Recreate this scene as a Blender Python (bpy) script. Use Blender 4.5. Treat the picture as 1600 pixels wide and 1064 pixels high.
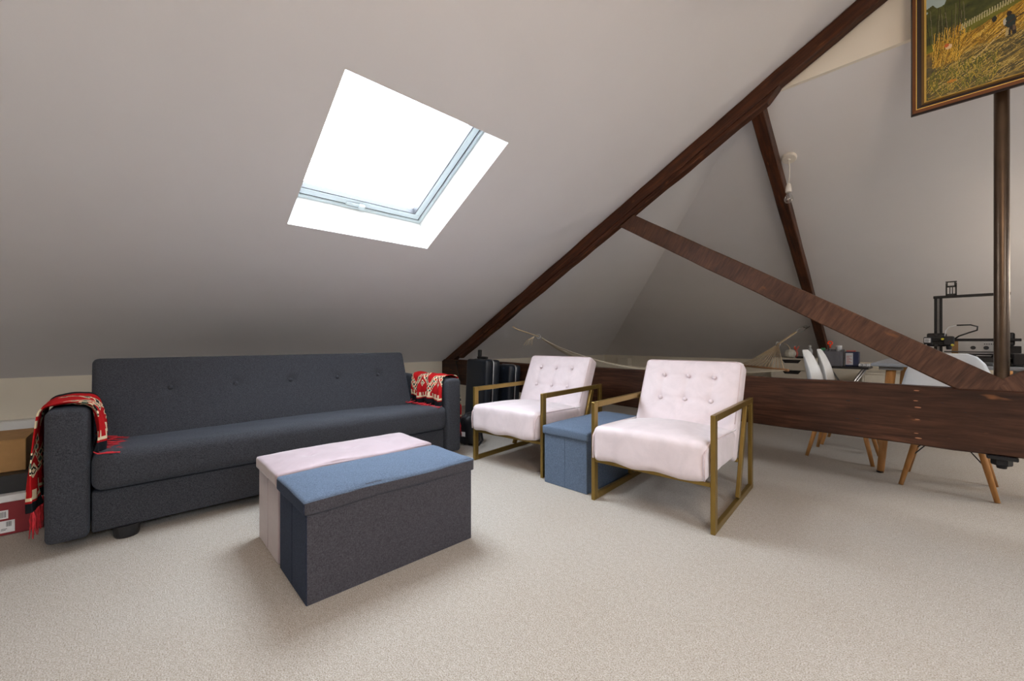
import bpy, bmesh, math, random
import numpy as np
from mathutils import Vector, Matrix
for o in list(bpy.data.objects): bpy.data.objects.remove(o)
SC = bpy.context.scene
COL = SC.collection
R = math.radians
random.seed(7)

# ------------------------------------------------------------------ camera
cd = bpy.data.cameras.new('camera'); cam = bpy.data.objects.new('camera', cd); COL.objects.link(cam)
cam.location = (0, 0, .92); cam.rotation_euler = (R(90), 0, R(47.07))
cd.sensor_width = 36; cd.lens = 36*633.6/1600; cd.shift_y = 1.3/1600
cd.clip_start = .02; cd.clip_end = 200
SC.camera = cam
SC.view_settings.view_transform = 'Standard'; SC.view_settings.look = 'None'
SC.view_settings.gamma = 1; SC.view_settings.use_curve_mapping = False
SC.view_settings.exposure = 0.0

# ------------------------------------------------------------------ room numbers (metres)
S = .521; ZK = .648; XW = -4.721; XR = .18; YF = 6.95; YN = -3.3; YG = 3.165
XE = 2*XR-XW
NL = math.hypot(1, S)
def zl(x): return ZK+S*(x-XW)
def zr(x): return ZK+S*(XE-x)
def zh(y): return ZK+S*(YF-y)
ZG = zh(YG); XG = XW+(YF-YG)
# roof windows (the last one unseen, added to light the far end): (side, y0, y1, x0, x1)
SKY = [('L', .693, 1.69, -2.799, -1.847), ('R', .3, 1.5, 2.1, 3.1), ('R', -1.9, -.7, 2.1, 3.1), ('R', 3.4, 4.4, 2.65, 3.6)]

# ------------------------------------------------------------------ sky and daylight through the roof windows
w = bpy.data.worlds.new('sky'); SC.world = w; w.use_nodes = True
nt = w.node_tree; bg = nt.nodes['Background']
bg.inputs[0].default_value = (.80, .90, 1, 1); bg.inputs[1].default_value = 29
def portal(side, y0, y1, x0, x1):
    ld = bpy.data.lights.new('sky_portal', 'AREA'); ld.shape = 'RECTANGLE'
    ld.size = math.hypot(x1-x0, S*(x1-x0)); ld.size_y = y1-y0
    ld.cycles.is_portal = True
    o = bpy.data.objects.new('sky_portal', ld); COL.objects.link(o)
    xm = (x0+x1)/2; s = S if side == 'L' else -S
    n = Vector((-s, 0, 1)).normalized(); t = Vector((1, 0, s)).normalized()
    z = zl(xm) if side == 'L' else zr(xm)
    o.matrix_world = Matrix.Translation(Vector((xm, (y0+y1)/2, z))+n*.01) @ Matrix((t, n.cross(t), n)).transposed().to_4x4()
for s_ in SKY: portal(*s_)
def lamp(loc, r, e, c):
    ld = bpy.data.lights.new('warm_fill_lamp', 'POINT'); ld.energy = e; ld.color = c; ld.shadow_soft_size = r
    o = bpy.data.objects.new('warm_fill_lamp', ld); COL.objects.link(o); o.location = loc
lamp((.75, .2, 2.35), .30, 62, (1, .78, .58))      # unseen warm fill lamps, added for warm ambient; this one near the ridge
lamp((1.3, 4.6, 1.45), .25, 34, (1, .84, .66))  # unseen fill, added to brighten the far end

# ------------------------------------------------------------------ material helpers
MATS = {}
class NT:
    def __init__(s, name, rough=.6, metal=0, spec=None):
        m = bpy.data.materials.new(name); m.use_nodes = True; s.m = m; s.t = m.node_tree
        s.b = s.t.nodes['Principled BSDF']; s.b.inputs['Roughness'].default_value = rough
        s.b.inputs['Metallic'].default_value = metal
        if spec is not None: s.b.inputs['Specular IOR Level'].default_value = spec
        MATS[name] = m
    def n(s, typ, **k):
        x = s.t.nodes.new(typ)
        for a, v in k.items():
            if a[0] == '_': x.inputs[int(a[1:])].default_value = v
            else: setattr(x, a, v)
        return x
    def l(s, a, b): s.t.links.new(a, b)
    def coord(s, scale=(1, 1, 1), kind='Object', rot=(0, 0, 0)):
        c = s.n('ShaderNodeTexCoord'); mp = s.n('ShaderNodeMapping'); mp.inputs['Scale'].default_value = scale
        mp.inputs['Rotation'].default_value = rot
        s.l(c.outputs[kind], mp.inputs[0]); return mp.outputs[0]
    def noise(s, co, sc, det=4, rough=.55, dist=0):
        x = s.n('ShaderNodeTexNoise'); x.inputs['Scale'].default_value = sc; x.inputs['Detail'].default_value = det
        x.inputs['Roughness'].default_value = rough; x.inputs['Distortion'].default_value = dist
        s.l(co, x.inputs['Vector']); return x.outputs['Fac']
    def ramp(s, f, stops):
        x = s.n('ShaderNodeValToRGB'); e = x.color_ramp.elements
        while len(e) < len(stops): e.new(.5)
        for i, (p, c) in enumerate(stops):
            e[i].position = p; e[i].color = (*c, 1)
        s.l(f, x.inputs[0]); return x.outputs[0]
    def mix(s, f, a, b, mode='MIX'):
        x = s.n('ShaderNodeMix', data_type='RGBA', blend_type=mode)
        if isinstance(f, (int, float)): x.inputs[0].default_value = f
        else: s.l(f, x.inputs[0])
        for i, v in ((6, a), (7, b)):
            if isinstance(v, tuple): x.inputs[i].default_value = (*v, 1)
            else: s.l(v, x.inputs[i])
        return x.outputs[2]
    def col(s, c):
        if isinstance(c, tuple): s.b.inputs['Base Color'].default_value = (*c, 1)
        else: s.l(c, s.b.inputs['Base Color'])
    def bump(s, f, st=.3, d=.002):
        x = s.n('ShaderNodeBump'); x.inputs['Strength'].default_value = st; x.inputs['Distance'].default_value = d
        s.l(f, x.inputs['Height']); s.l(x.outputs[0], s.b.inputs['Normal'])
def plain(name, c, rough=.5, metal=0, var=.06, sc=30, bump=0):
    t = NT(name, rough, metal); co = t.coord()
    f = t.noise(co, sc)
    d = tuple(max(0, v*(1-var)) for v in c); u = tuple(min(1, v*(1+var)) for v in c)
    t.col(t.ramp(f, [(.3, d), (.7, u)]))
    if bump: t.bump(f, bump)
    return t.m
def plaster(name, c, sc=2.0):
    t = NT(name, .9, spec=.2); co = t.coord()
    f = t.noise(co, sc, 3); g = t.noise(co, 60, 3)
    a = t.ramp(f, [(.3, tuple(v*.97 for v in c)), (.7, c)])
    t.col(a); t.bump(g, .12, .002); return t.m
M_CEIL = plaster('ceiling_plaster', (.80, .785, .80))
M_WALL = plaster('wall_paint', (.72, .66, .55))
M_WHITE = plaster('reveal_white', (.86, .86, .84))
M_TRIMW = plain('white_gloss_paint', (.8, .8, .78), .35, var=.02)
def mk_carpet():
    t = NT('carpet', .95, spec=.1); co = t.coord()
    a = t.noise(co, 260, 2, .7); b = t.noise(co, 55, 3); c = t.noise(co, 1.3, 3)
    c1 = t.ramp(a, [(.34, (.32, .27, .215)), (.5, (.50, .46, .41)), (.66, (.65, .61, .565))])
    c2 = t.ramp(b, [(.35, (.90, .88, .86)), (.65, (1, 1, 1))])
    c3 = t.ramp(c, [(.35, (.95, .93, .91)), (.65, (1, 1, 1))])
    m = t.mix(1.0, c1, c2, 'MULTIPLY'); m = t.mix(1.0, m, c3, 'MULTIPLY'); t.col(m)
    t.bump(a, .7, .006); return t.m
M_CARPET = mk_carpet()
def mk_wood(name, c0, c1, c2, along=(1.2, 14, 14), rough=.5):
    t = NT(name, rough, spec=.25); co = t.coord(along)
    a = t.noise(co, 3.0, 6, .6, .6)
    co2 = t.coord((1, 1, 1)); b = t.noise(co2, 2.2, 3)
    m = t.ramp(a, [(.28, c0), (.5, c1), (.75, c2)])
    m = t.mix(1.0, m, t.ramp(b, [(.3, (.55, .5, .48)), (.7, (1.15, 1.08, 1.0))]), 'MULTIPLY')
    # worn orange-brown scuffs
    s_ = t.noise(t.coord((3, 9, 9)), 2.3, 2)
    m = t.mix(t.ramp(s_, [(.68, (0, 0, 0)), (.78, (.7, .7, .7))]), m, (.22, .085, .03))
    t.col(m); t.bump(a, .35, .004); return t.m
M_BEAM = mk_wood('old_pine_stain', (.018, .0075, .0045), (.052, .021, .011), (.105, .044, .024))
M_STRUT = mk_wood('rough_sawn_stain', (.05, .024, .016), (.095, .045, .028), (.15, .075, .048), (22, 1.2, 3))
M_RAFT = mk_wood('dark_rafter_stain', (.026, .010, .006), (.068, .024, .011), (.145, .05, .020))
def mk_heather(name, dark, light, blue=None, sc=620):
    t = NT(name, .92, spec=.15); c1 = t.coord((1, 1, .22)); c2 = t.coord((1, .22, 1)); c3 = t.coord((.22, 1, 1))
    a = t.noise(c1, sc, 2, .6); b = t.noise(c2, sc, 2, .6); c = t.noise(c3, sc, 2, .6)
    def mid(x, y):
        n = t.n('ShaderNodeMath', operation='ADD'); t.l(x, n.inputs[0]); t.l(y, n.inputs[1]); return n.outputs[0]
    f = mid(mid(a, b), c)
    n = t.n('ShaderNodeMath', operation='MULTIPLY'); t.l(f, n.inputs[0]); n.inputs[1].default_value = .3333
    t.col(t.ramp(n.outputs[0], [(.40, dark), (.60, light)]))
    t.b.inputs['Sheen Weight'].default_value = .07; t.b.inputs['Sheen Roughness'].default_value = .5
    t.b.inputs['Sheen Tint'].default_value = (.6, .75, 1, 1)
    t.bump(n.outputs[0], .5, .002); return t.m
M_SOFA = mk_heather('charcoal_blue_weave', (.013, .0135, .016), (.070, .072, .084))
M_BLUE = mk_heather('slate_blue_linen', (.06, .085, .13), (.160, .212, .30))
M_GREYL = mk_heather('dark_grey_linen', (.032, .029, .034), (.088, .082, .092))
M_NAVY = mk_heather('navy_linen', (.009, .012, .024), (.035, .043, .072))
def mk_velvet(name, c):
    t = NT(name, .55, spec=.3); co = t.coord(); a = t.noise(co, 7, 4, .6, 1.2); f = t.noise(co, 300, 2)
    d = tuple(v*.90 for v in c)
    t.col(t.ramp(a, [(.35, d), (.62, c)]))
    t.b.inputs['Sheen Weight'].default_value = .6; t.b.inputs['Sheen Roughness'].default_value = .35
    t.bump(f, .15, .001); return t.m
M_PINK = mk_velvet('pink_velvet', (.76, .655, .68))
M_PINKS = mk_velvet('dusty_pink_velvet', (.66, .52, .53))
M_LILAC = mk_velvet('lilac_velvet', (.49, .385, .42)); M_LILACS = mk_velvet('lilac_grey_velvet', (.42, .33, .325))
M_GOLD = plain('gold_frame', (.27, .175, .045), .38, .75, .05, 12)
M_BLACK = plain('black_plastic', (.012, .012, .014), .4)
M_BLACKM = plain('black_metal', (.02, .02, .022), .35, .6)
M_NAVYP = plain('dark_shell', (.012, .017, .026), .35, bump=.2, sc=200)
M_STEEL = plain('steel', (.45, .45, .46), .3, .9)
M_ROD = plain('bronze_painted_rod', (.085, .055, .035), .33, .75, .2, 8)
M_SCAR = plain('fresh_wood_scar', (.30, .13, .06), .7)
M_SHELL = plain('white_polypropylene', (.78, .80, .82), .35, var=.02)
M_BEECH = mk_wood('beech_leg', (.42, .20, .07), (.55, .28, .10), (.62, .34, .14), (10, 10, 1.2), .45)
M_TABLE = plain('grey_table_top', (.25, .27, .30), .45, var=.04)
M_TABLEG = plain('grey_apron', (.22, .21, .20), .6)
M_ALEX = plain('cream_drawer', (.66, .62, .53), .5, var=.03)
M_CARD = plain('cardboard', (.36, .20, .075), .85, var=.1, sc=14)
M_RED = plain('dark_red_card', (.22, .012, .018), .5)
M_LABEL = plain('paper_label', (.72, .72, .72), .6)
M_INK = plain('ink', (.03, .03, .03), .6)
M_INKRED = plain('red_print', (.45, .12, .10), .6)
M_ROPE = plain('cream_rope', (.58, .45, .30), .9, var=.15, sc=80)
M_CANVAS = plain('hammock_canvas', (.66, .60, .48), .9, var=.05, sc=60)
M_BAR = plain('spreader_wood', (.38, .20, .09), .5, var=.15, sc=20)
M_TASSEL = plain('red_yarn', (.42, .012, .02), .9, var=.25, sc=60)
M_ORANGE = plain('orange_plastic', (.85, .06, .01), .4)
M_GREYP = plain('grey_plastic', (.13, .13, .15), .5)
M_CLEARP = plain('frosted_plastic', (.5, .52, .55), .3)
M_GREEN = plain('green_plastic', (.05, .25, .12), .5)
M_CERAM = plain('white_ceramic', (.62, .60, .52), .3)
M_CORD = plain('white_cord', (.8, .76, .7), .5)
M_GASK = plain('dark_gasket', (.03, .03, .035), .6)
M_FRAMEW = plain('white_window_frame', (.50, .56, .58), .3, var=.01)
M_YEL = plain('yellow_knob', (.7, .6, .05), .4)
def mk_glass(name, fac=.06, tint=(1, 1, 1)):
    m = bpy.data.materials.new(name); m.use_nodes = True; t = m.node_tree; t.nodes.clear()
    o = t.nodes.new('ShaderNodeOutputMaterial'); mx = t.nodes.new('ShaderNodeMixShader')
    a = t.nodes.new('ShaderNodeBsdfTransparent'); a.inputs[0].default_value = (*tint, 1)
    b = t.nodes.new('ShaderNodeBsdfGlossy'); b.inputs['Roughness'].default_value = .02
    lw = t.nodes.new('ShaderNodeLayerWeight'); lw.inputs[0].default_value = .25
    mu = t.nodes.new('ShaderNodeMath'); mu.operation = 'MULTIPLY_ADD'; mu.inputs[1].default_value = .5; mu.inputs[2].default_value = fac
    t.links.new(lw.outputs['Facing'], mu.inputs[0])
    t.links.new(mu.outputs[0], mx.inputs[0]); t.links.new(a.outputs[0], mx.inputs[1]); t.links.new(b.outputs[0], mx.inputs[2])
    t.links.new(mx.outputs[0], o.inputs[0]); return m
M_GLASS = mk_glass('window_glass', .02)
M_BULB = mk_glass('bulb_glass', .12, (.93, .93, .92))
def mk_vcol(name, rough=.8, bump=0, spec=.3):
    t = NT(name, rough, spec=spec); a = t.n('ShaderNodeVertexColor', layer_name='print')
    t.l(a.outputs[0], t.b.inputs['Base Color'])
    if bump: t.bump(t.noise(t.coord(), 250, 2), bump, .002)
    return t.m
M_KILIM = mk_vcol('woven_throw', .95, .6, .1)
M_OIL = mk_vcol('oil_paint', .45, .25)

# ------------------------------------------------------------------ mesh helpers
def bm_new(): return bmesh.new()
def link(name, bm, mat, parent=None, smooth=False, loc=None, rot=None):
    me = bpy.data.meshes.new(name); bmesh.ops.recalc_face_normals(bm, faces=bm.faces); bm.to_mesh(me); bm.free()
    if smooth:
        for p in me.polygons: p.use_smooth = True
    for m in (mat if isinstance(mat, (list, tuple)) else [mat]): me.materials.append(m)
    o = bpy.data.objects.new(name, me); COL.objects.link(o)
    if parent: o.parent = parent
    if loc is not None: o.location = loc
    if rot is not None: o.rotation_euler = rot
    return o
def smooth_angle(o, a=35):
    me = o.data; me.set_sharp_from_angle(angle=R(a))
    for p in me.polygons: p.use_smooth = True
    return o
def box(bm, x0, x1, y0, y1, z0, z1, bev=0, seg=2, M=None):
    r = bmesh.ops.create_cube(bm, size=1)
    vs = r['verts']
    for v in vs:
        v.co = Vector(((x0+x1)/2+v.co.x*(x1-x0), (y0+y1)/2+v.co.y*(y1-y0), (z0+z1)/2+v.co.z*(z1-z0)))
    if bev:
        es = list({e for v in vs for e in v.link_edges})
        r = bmesh.ops.bevel(bm, geom=es, offset=bev, segments=seg, affect='EDGES', profile=.5)
        vs = list(set(vs) & set(bm.verts)) + [v for v in r['verts'] if v.is_valid]
        vs = [v for v in set(vs) if v.is_valid]
    if M is not None:
        for v in vs: v.co = M @ v.co
    return vs
def orient(a, b, up=Vector((0, 0, 1))):
    a = Vector(a); b = Vector(b); x = (b-a).normalized()
    if abs(x.dot(up)) > .999: up = Vector((0, 1, 0))
    y = up.cross(x).normalized(); z = x.cross(y)
    return Matrix((x, y, z)).transposed().to_4x4(), (b-a).length
def bar(bm, a, b, wy, hz, bev=0, up=Vector((0, 0, 1))):
    Rm, L = orient(a, b, up); return box(bm, 0, L, -wy/2, wy/2, -hz/2, hz/2, bev, 1, Matrix.Translation(a) @ Rm)
def tube(bm, pts, rad, seg=8, cap=True, closed=False):
    pts = [Vector(p) for p in pts]; n = len(pts)
    rad = rad if isinstance(rad, (list, tuple)) else [rad]*n
    rings = []; up = None
    for i, p in enumerate(pts):
        if closed: d = pts[(i+1) % n]-pts[i-1]
        else: d = pts[min(i+1, n-1)]-pts[max(i-1, 0)]
        d.normalize()
        if up is None:
            up = Vector((0, 0, 1)) if abs(d.z) < .9 else Vector((1, 0, 0))
        u = (up-d*up.dot(d)).normalized(); v = d.cross(u); up = u
        rings.append([bm.verts.new(p+(u*math.cos(2*math.pi*k/seg)+v*math.sin(2*math.pi*k/seg))*rad[i]) for k in range(seg)])
    m = n if closed else n-1
    for i in range(m):
        A, B = rings[i], rings[(i+1) % n]
        for k in range(seg): bm.faces.new((A[k], A[(k+1) % seg], B[(k+1) % seg], B[k]))
    if cap and not closed:
        bm.faces.new(rings[0][::-1]); bm.faces.new(rings[-1])
def lathe(bm, prof, seg=24, M=None):
    rings = []
    for r, z in prof:
        rings.append([bm.verts.new(Vector((r*math.cos(2*math.pi*k/seg), r*math.sin(2*math.pi*k/seg), z))) for k in range(seg)])
    for A, B in zip(rings, rings[1:]):
        for k in range(seg): bm.faces.new((A[k], A[(k+1) % seg], B[(k+1) % seg], B[k]))
    bm.faces.new(rings[0][::-1]); bm.faces.new(rings[-1])
    if M is not None:
        for rg in rings:
            for v in rg: v.co = M @ v.co
def ext(bm, poly, d, axis='y'):
    """extrude a closed polygon given as 3D points along vector d"""
    a = [bm.verts.new(p) for p in poly]; b = [bm.verts.new(Vector(p)+Vector(d)) for p in poly]
    bm.faces.new(a); bm.faces.new(b[::-1]); n = len(poly)
    for i in range(n): bm.faces.new((a[i], b[i], b[(i+1) % n], a[(i+1) % n]))
def coords1(half, r, n, e=4):
    inn = half-r
    L = [-half+r*(1-math.cos(math.pi/2*i/e)) for i in range(e)]
    Mi = [-inn+2*inn*i/n for i in range(n+1)]
    return L+Mi+[-v for v in L[::-1]]
def rbox(bm, sx, sy, sz, r, nx=6, ny=6, nz=2, disp=None, T=None):
    h = (sx/2, sy/2, sz/2); c = [coords1(h[0], r, nx), coords1(h[1], r, ny), coords1(h[2], r, nz)]
    cache = {}
    def vert(i, j, k):
        key = (i, j, k)
        if key not in cache:
            p = Vector((c[0][i], c[1][j], c[2][k]))
            q = Vector([max(-(h[a]-r), min(h[a]-r, p[a])) for a in range(3)])
            d = p-q
            if d.length > 1e-9: p = q+d.normalized()*r
            n = d.normalized() if d.length > 1e-9 else Vector((0, 0, 1))
            if disp: p = disp(p, n)
            if T: p = T(p)
            cache[key] = bm.verts.new(p)
        return cache[key]
    N = [len(x)-1 for x in c]
    for i in range(N[0]):
        for j in range(N[1]):
            for k in (0, N[2]):
                q = (vert(i, j, k), vert(i+1, j, k), vert(i+1, j+1, k), vert(i, j+1, k)); bm.faces.new(q if k else q[::-1])
    for i in range(N[0]):
        for k in range(N[2]):
            for j in (0, N[1]):
                q = (vert(i, j, k), vert(i+1, j, k), vert(i+1, j, k+1), vert(i, j, k+1)); bm.faces.new(q[::-1] if j else q)
    for j in range(N[1]):
        for k in range(N[2]):
            for i in (0, N[0]):
                q = (vert(i, j, k), vert(i, j+1, k), vert(i, j+1, k+1), vert(i, j, k+1)); bm.faces.new(q if i else q[::-1])
def empty(name, loc, rz=0, label=None, cat=None, group=None):
    o = bpy.data.objects.new(name, None); COL.objects.link(o); o.location = loc; o.rotation_euler = (0, 0, rz)
    o.empty_display_size = .1; return tag(o, label, cat, group)
def tag(o, label=None, cat=None, group=None):
    if label: o['label'] = label
    if cat: o['category'] = cat
    if group: o['group'] = group
    return o
def structure(o): o['kind'] = 'structure'; return o
def kids(o): return [c for c in bpy.data.objects if c.parent == o]
def copy_tree(o, parent=None):
    c = o.copy(); COL.objects.link(c); c.parent = parent
    for k in kids(o): copy_tree(k, c)
    return c
def wob(x, y, s=1.0, a=1.0):
    return a*(math.sin(x*s*3.1+y*s*1.7)+.6*math.sin(x*s*6.7-y*s*5.1+1.3)+.4*math.sin(y*s*11.3+x*s*2.2+.4))/2

# ================================================================== STRUCTURE
bm = bm_new(); box(bm, XW-.15, XE+.15, YN-.15, YF+.15, -.1, 0); structure(link('floor', bm, M_CARPET))
def walls():
    bm = bm_new(); box(bm, XW-.12, XW, YN, YF, 0, ZK+.02); structure(link('wall_left', bm, M_WALL))
    bm = bm_new(); box(bm, XE, XE+.12, YN, YF, 0, ZK+.02); structure(link('wall_right', bm, M_WALL))
    bm = bm_new(); box(bm, XW-.12, XE+.12, YF, YF+.12, 0, ZK+.02); structure(link('wall_far', bm, M_WALL))
    bm = bm_new()
    ext(bm, [(XW-.12, YN, 0), (XE+.12, YN, 0), (XE+.12, YN, ZK), (XE, YN, ZK), (XR, YN, zl(XR)+.02), (XW, YN, ZK), (XW-.12, YN, ZK)], (0, -.12, 0))
    structure(link('wall_near', bm, M_WALL))
    bm = bm_new()
    ext(bm, [(XG-.05, YG, ZG-.015), (XR+(XR-XG)+.05, YG, ZG-.015), (XR, YG, zl(XR)+.01)], (0, .1, 0))
    structure(link('wall_gablet', bm, plaster('gablet_lit_plaster', (.86, .80, .70))))  # warm light on the gablet is put into this brighter colour
walls()
def ceiling():
    T = .30
    bm = bm_new()
    def prism(poly, zf, n):
        """poly in plan; plane height zf; n = outward normal"""
        ext(bm, [(x, y, zf(x, y)) for x, y in poly], n*T)
    nl = Vector((-S, 0, 1)).normalized(); nr = Vector((S, 0, 1)).normalized(); nh = Vector((0, S, 1)).normalized()
    def slopes(side, x_of, zf, n, holes):
        ys = sorted({YN, YG} | {h_[1] for h_ in holes} | {h_[2] for h_ in holes})
        for a, b in zip(ys, ys[1:]):
            if b > YG+1e-6: continue
            cuts = [h_ for h_ in holes if h_[1] <= a+1e-6 and h_[2] >= b-1e-6]
            lo, hi = (XW-.05, XR) if side == 'L' else (XR, XE+.05)
            seg = [(lo, hi)] if not cuts else [(lo, cuts[0][3]), (cuts[0][4], hi)]
            for p, q in seg: prism([(p, a), (q, a), (q, b), (p, b)], zf, n)
    slopes('L', None, lambda x, y: zl(x), nl, [k for k in SKY if k[0] == 'L'])
    slopes('R', None, lambda x, y: zr(x), nr, [k for k in SKY if k[0] == 'R' and k[2] < YG])
    # left slope beyond the truss, up to the hip line
    prism([(XW-.05, YG), (XG, YG), (XW-.05, YF+.05)], lambda x, y: zl(x), nl)
    # right slope beyond the truss
    X2 = XE; XH = 2*XR-XG
    hipx = lambda y: XE-(YF-y)
    _, a, b, p, q = SKY[3]; zf = lambda x, y: zr(x)
    for y0, y1, lo, hi in ((YG, a, None, XE+.05), (a, b, None, p), (a, b, q, XE+.05), (b, YF+.05, None, XE+.05)):
        prism([(hipx(y0) if lo is None else lo, y0), (hi, y0), (hi, y1), (hipx(y1) if lo is None else lo, y1)], zf, nr)
    prism([(XW-.05, YF+.05), (XE+.05, YF+.05), (XH, YG), (XG, YG)], lambda x, y: zh(y), nh)
    structure(link('ceiling', bm, M_CEIL))
ceiling()
def roof_window(i, side, y0, y1, x0, x1):
    s = S if side == 'L' else -S; zf = zl if side == 'L' else zr
    n = Vector((-s, 0, 1)).normalized(); t = Vector((1, 0, s)).normalized(); yv = Vector((0, 1, 0))
    if side == 'R': t = -t; x0, x1 = x1, x0      # t points up the slope
    o0 = Vector((x0, y0, zf(x0))); L = math.hypot(x1-x0, S*(x1-x0)); W = y1-y0
    root = bpy.data.objects.new('window_%d' % i, None); COL.objects.link(root)
    y_ax = n.cross(t)
    M = Matrix((t, y_ax, n)).transposed().to_4x4(); sg = 1 if y_ax.y > 0 else -1
    root.matrix_world = Matrix.Translation(o0 if sg > 0 else o0+yv*W) @ M
    structure(root)
    # local frame: x up-slope 0..L, y across 0..W, z outward
    D = .245
    bm = bm_new()
    th = .02
    box(bm, -th+.018, .002, 0, W, .001, D+.05); box(bm, L-.002, L+th-.018, 0, W, .001, D+.05)
    box(bm, 0, L, -.0005, .002, .001, D+.05); box(bm, 0, L, W-.002, W+.0005, .001, D+.05)
    link('reveal', bm, M_WHITE, root)
    bm = bm_new()                                    # outer frame
    def rectframe(bm, a, b, z0, z1, bev=.004):
        box(bm, a, b, a, W-a, z0, z1, bev, 1); box(bm, L-b, L-a, a, W-a, z0, z1, bev, 1)
        box(bm, b, L-b, a, b, z0, z1, bev, 1); box(bm, b, L-b, W-b, W-a, z0, z1, bev, 1)
    rectframe(bm, .002, .028, D, D+.07); link('window_frame', bm, M_FRAMEW, root)
    bm = bm_new(); rectframe(bm, .027, .036, D+.012, D+.07, 0); link('gasket', bm, M_GASK, root)
    bm = bm_new(); rectframe(bm, .034, .082, D+.008, D+.07); link('sash', bm, M_FRAMEW, root)
    bm = bm_new(); rectframe(bm, .080, .088, D+.012, D+.07, 0); link('glazing_bead', bm, M_GASK, root)
    bm = bm_new(); box(bm, .083, L-.083, .083, W-.083, D+.05, D+.056); link('pane', bm, M_GLASS, root)
    bm = bm_new(); box(bm, .036, .060, W*.5-.11, W*.5+.02, D-.004, D+.008, .003, 1)
    box(bm, .03, .068, W*.5-.02, W*.5+.02, D-.02, D+.006, .006, 2); link('window_handle', bm, M_FRAMEW, root)
for i, k in enumerate(SKY): roof_window(i+1, *k)

bm = bm_new(); box(bm, XW, XW+.10, YN, 2.9, 0, .34, .006, 1); structure(link('baseboard_left', bm, M_TRIMW))
bm = bm_new(); box(bm, XW, XE, YF-.02, YF, 0, .10, .004, 1); structure(link('baseboard_far', bm, M_TRIMW))
bm = bm_new(); box(bm, -4.35, -4.12, YF-.12, YF, 0, .60, .004, 1); structure(link('trim_1', bm, M_WALL))

# ------------------------------------------------------------------ roof truss
YB = 3.08
def timber(name, a, b, wy, hz, mat, parent, bev=.006, wav=.004, nseg=24, cut=0):
    """a timber along local x, so that its grain runs with it"""
    Rm, L = orient(a, b); bm = bm_new()
    prof = [(-wy/2+bev, -hz/2), (wy/2-bev, -hz/2), (wy/2, -hz/2+bev), (wy/2, hz/2-bev), (wy/2-bev, hz/2), (-wy/2+bev, hz/2), (-wy/2, hz/2-bev), (-wy/2, -hz/2+bev)]
    rings = []
    for i in range(nseg+1):
        x = L*i/nseg; w_ = wav if 0 < i < nseg else 0
        cu = lambda q: cut*(q/hz-.5) if i == nseg else 0
        rings.append([bm.verts.new((x+cu(q), p+wob(x*2, q*9+3, 1.3, w_), q+wob(x*2, p*9, 1.7, w_))) for p, q in prof])
    for A, B in zip(rings, rings[1:]):
        for k in range(8): bm.faces.new((A[k], A[(k+1) % 8], B[(k+1) % 8], B[k]))
    bm.faces.new(rings[0][::-1]); bm.faces.new(rings[-1])
    o = link(name, bm, mat, parent); o.matrix_local = Matrix.Translation(a) @ Rm; return o
truss = tag(empty('roof_truss', (0, 0, 0)), 'dark stained timber roof truss with low tie beam spanning the attic', 'roof truss')
timber('tie_beam', (XW+.005, YB+.04, .521), (XE-.005, YB+.04, .521), .08, .318, M_BEAM, truss, nseg=60, wav=.003)
rn = random.Random(4)
for x, z in ((-.115, .655), (-.118, .60), (-.11, .565), (-.112, .50), (-.116, .425), (-.108, .40), (-.40, .57), (-.36, .47), (.06, .56), (.10, .545), (-.02, .60), (-.62, .60)):
    bm = bm_new(); wd = rn.uniform(.008, .022) if x > -.2 and x < -.1 else rn.uniform(.004, .012)
    lathe(bm, [(.0005, -.001), (wd, 0), (wd*.5, .0012)], 9, Matrix.Diagonal((1, 1, .28, 1)) @ Matrix.Rotation(R(90), 4, 'X'))
    link('nail_scar', bm, M_SCAR if -.2 < x < -.1 else M_BLACKM, truss, loc=(x, YB-.0005, z))
def rafter(sg):
    X = lambda x: x if sg < 0 else 2*XR-x
    off = .062
    def P(x, d, y): return (X(x)+(d*S/NL)*(1 if sg < 0 else -1), y, zl(x)-d/NL)
    timber('rafter', P(XW+.08, .052, YB+.04), P(XR, .052, YB+.04), .075, .10, M_RAFT, truss, nseg=50)
    timber('packing_timber', P(XW+.34, .120, YB+.046), P(-.80, .120, YB+.046), .070, .038, M_RAFT, truss, nseg=40, cut=.10)
rafter(-1); rafter(1)
timber('strut', (.175, YB+.04, .66), (-1.846, YB+.04, 1.933), .06, .135, M_STRUT, truss, nseg=30, wav=.002, cut=-.077)
timber('strut', (.185, YB+.04, .66), (2*XR+1.846, YB+.04, 1.933), .06, .135, M_STRUT, truss, nseg=30, wav=.002, cut=-.077)
bm = bm_new(); lathe(bm, [(.026, .66), (.026, 3.08), (.02, 3.09)], 20)
o = link('king_rod', bm, M_ROD, truss, loc=(XR, YB+.04, 0)); smooth_angle(o); o['label'] = 'round bronze painted steel rod'
bm = bm_new(); box(bm, -.05, .05, -.05, .05, .344, .362, .003, 1); lathe(bm, [(.034, .312), (.036, .318), (.036, .343)], 6); lathe(bm, [(.016, .296), (.018, .300), (.018, .312)], 12)
o = link('nut_and_washer', bm, M_BLACKM, truss, loc=(XR, YB+.04, 0)); o['label'] = 'black iron washer and nut under the beam'
bm = bm_new(); box(bm, 0, .012, -.05, -.044, -.1, .22); box(bm, 0, .05, -.05, .05, .2, .206)
link('strap', bm, M_BLACKM, truss, loc=(-4.3, YB+.03, .46), rot=(0, R(-20), 0))

jack = timber('jack_rafter', (-.905, YG+.02, zh(YG+.02)-.062), (-1.10, YF-.12, zh(YF-.12)-.066), .085, .10, M_RAFT, None, nseg=40, wav=.0015)
tag(jack, 'dark stained rafter running down the far slope behind the bare bulb', 'rafter')

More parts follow.
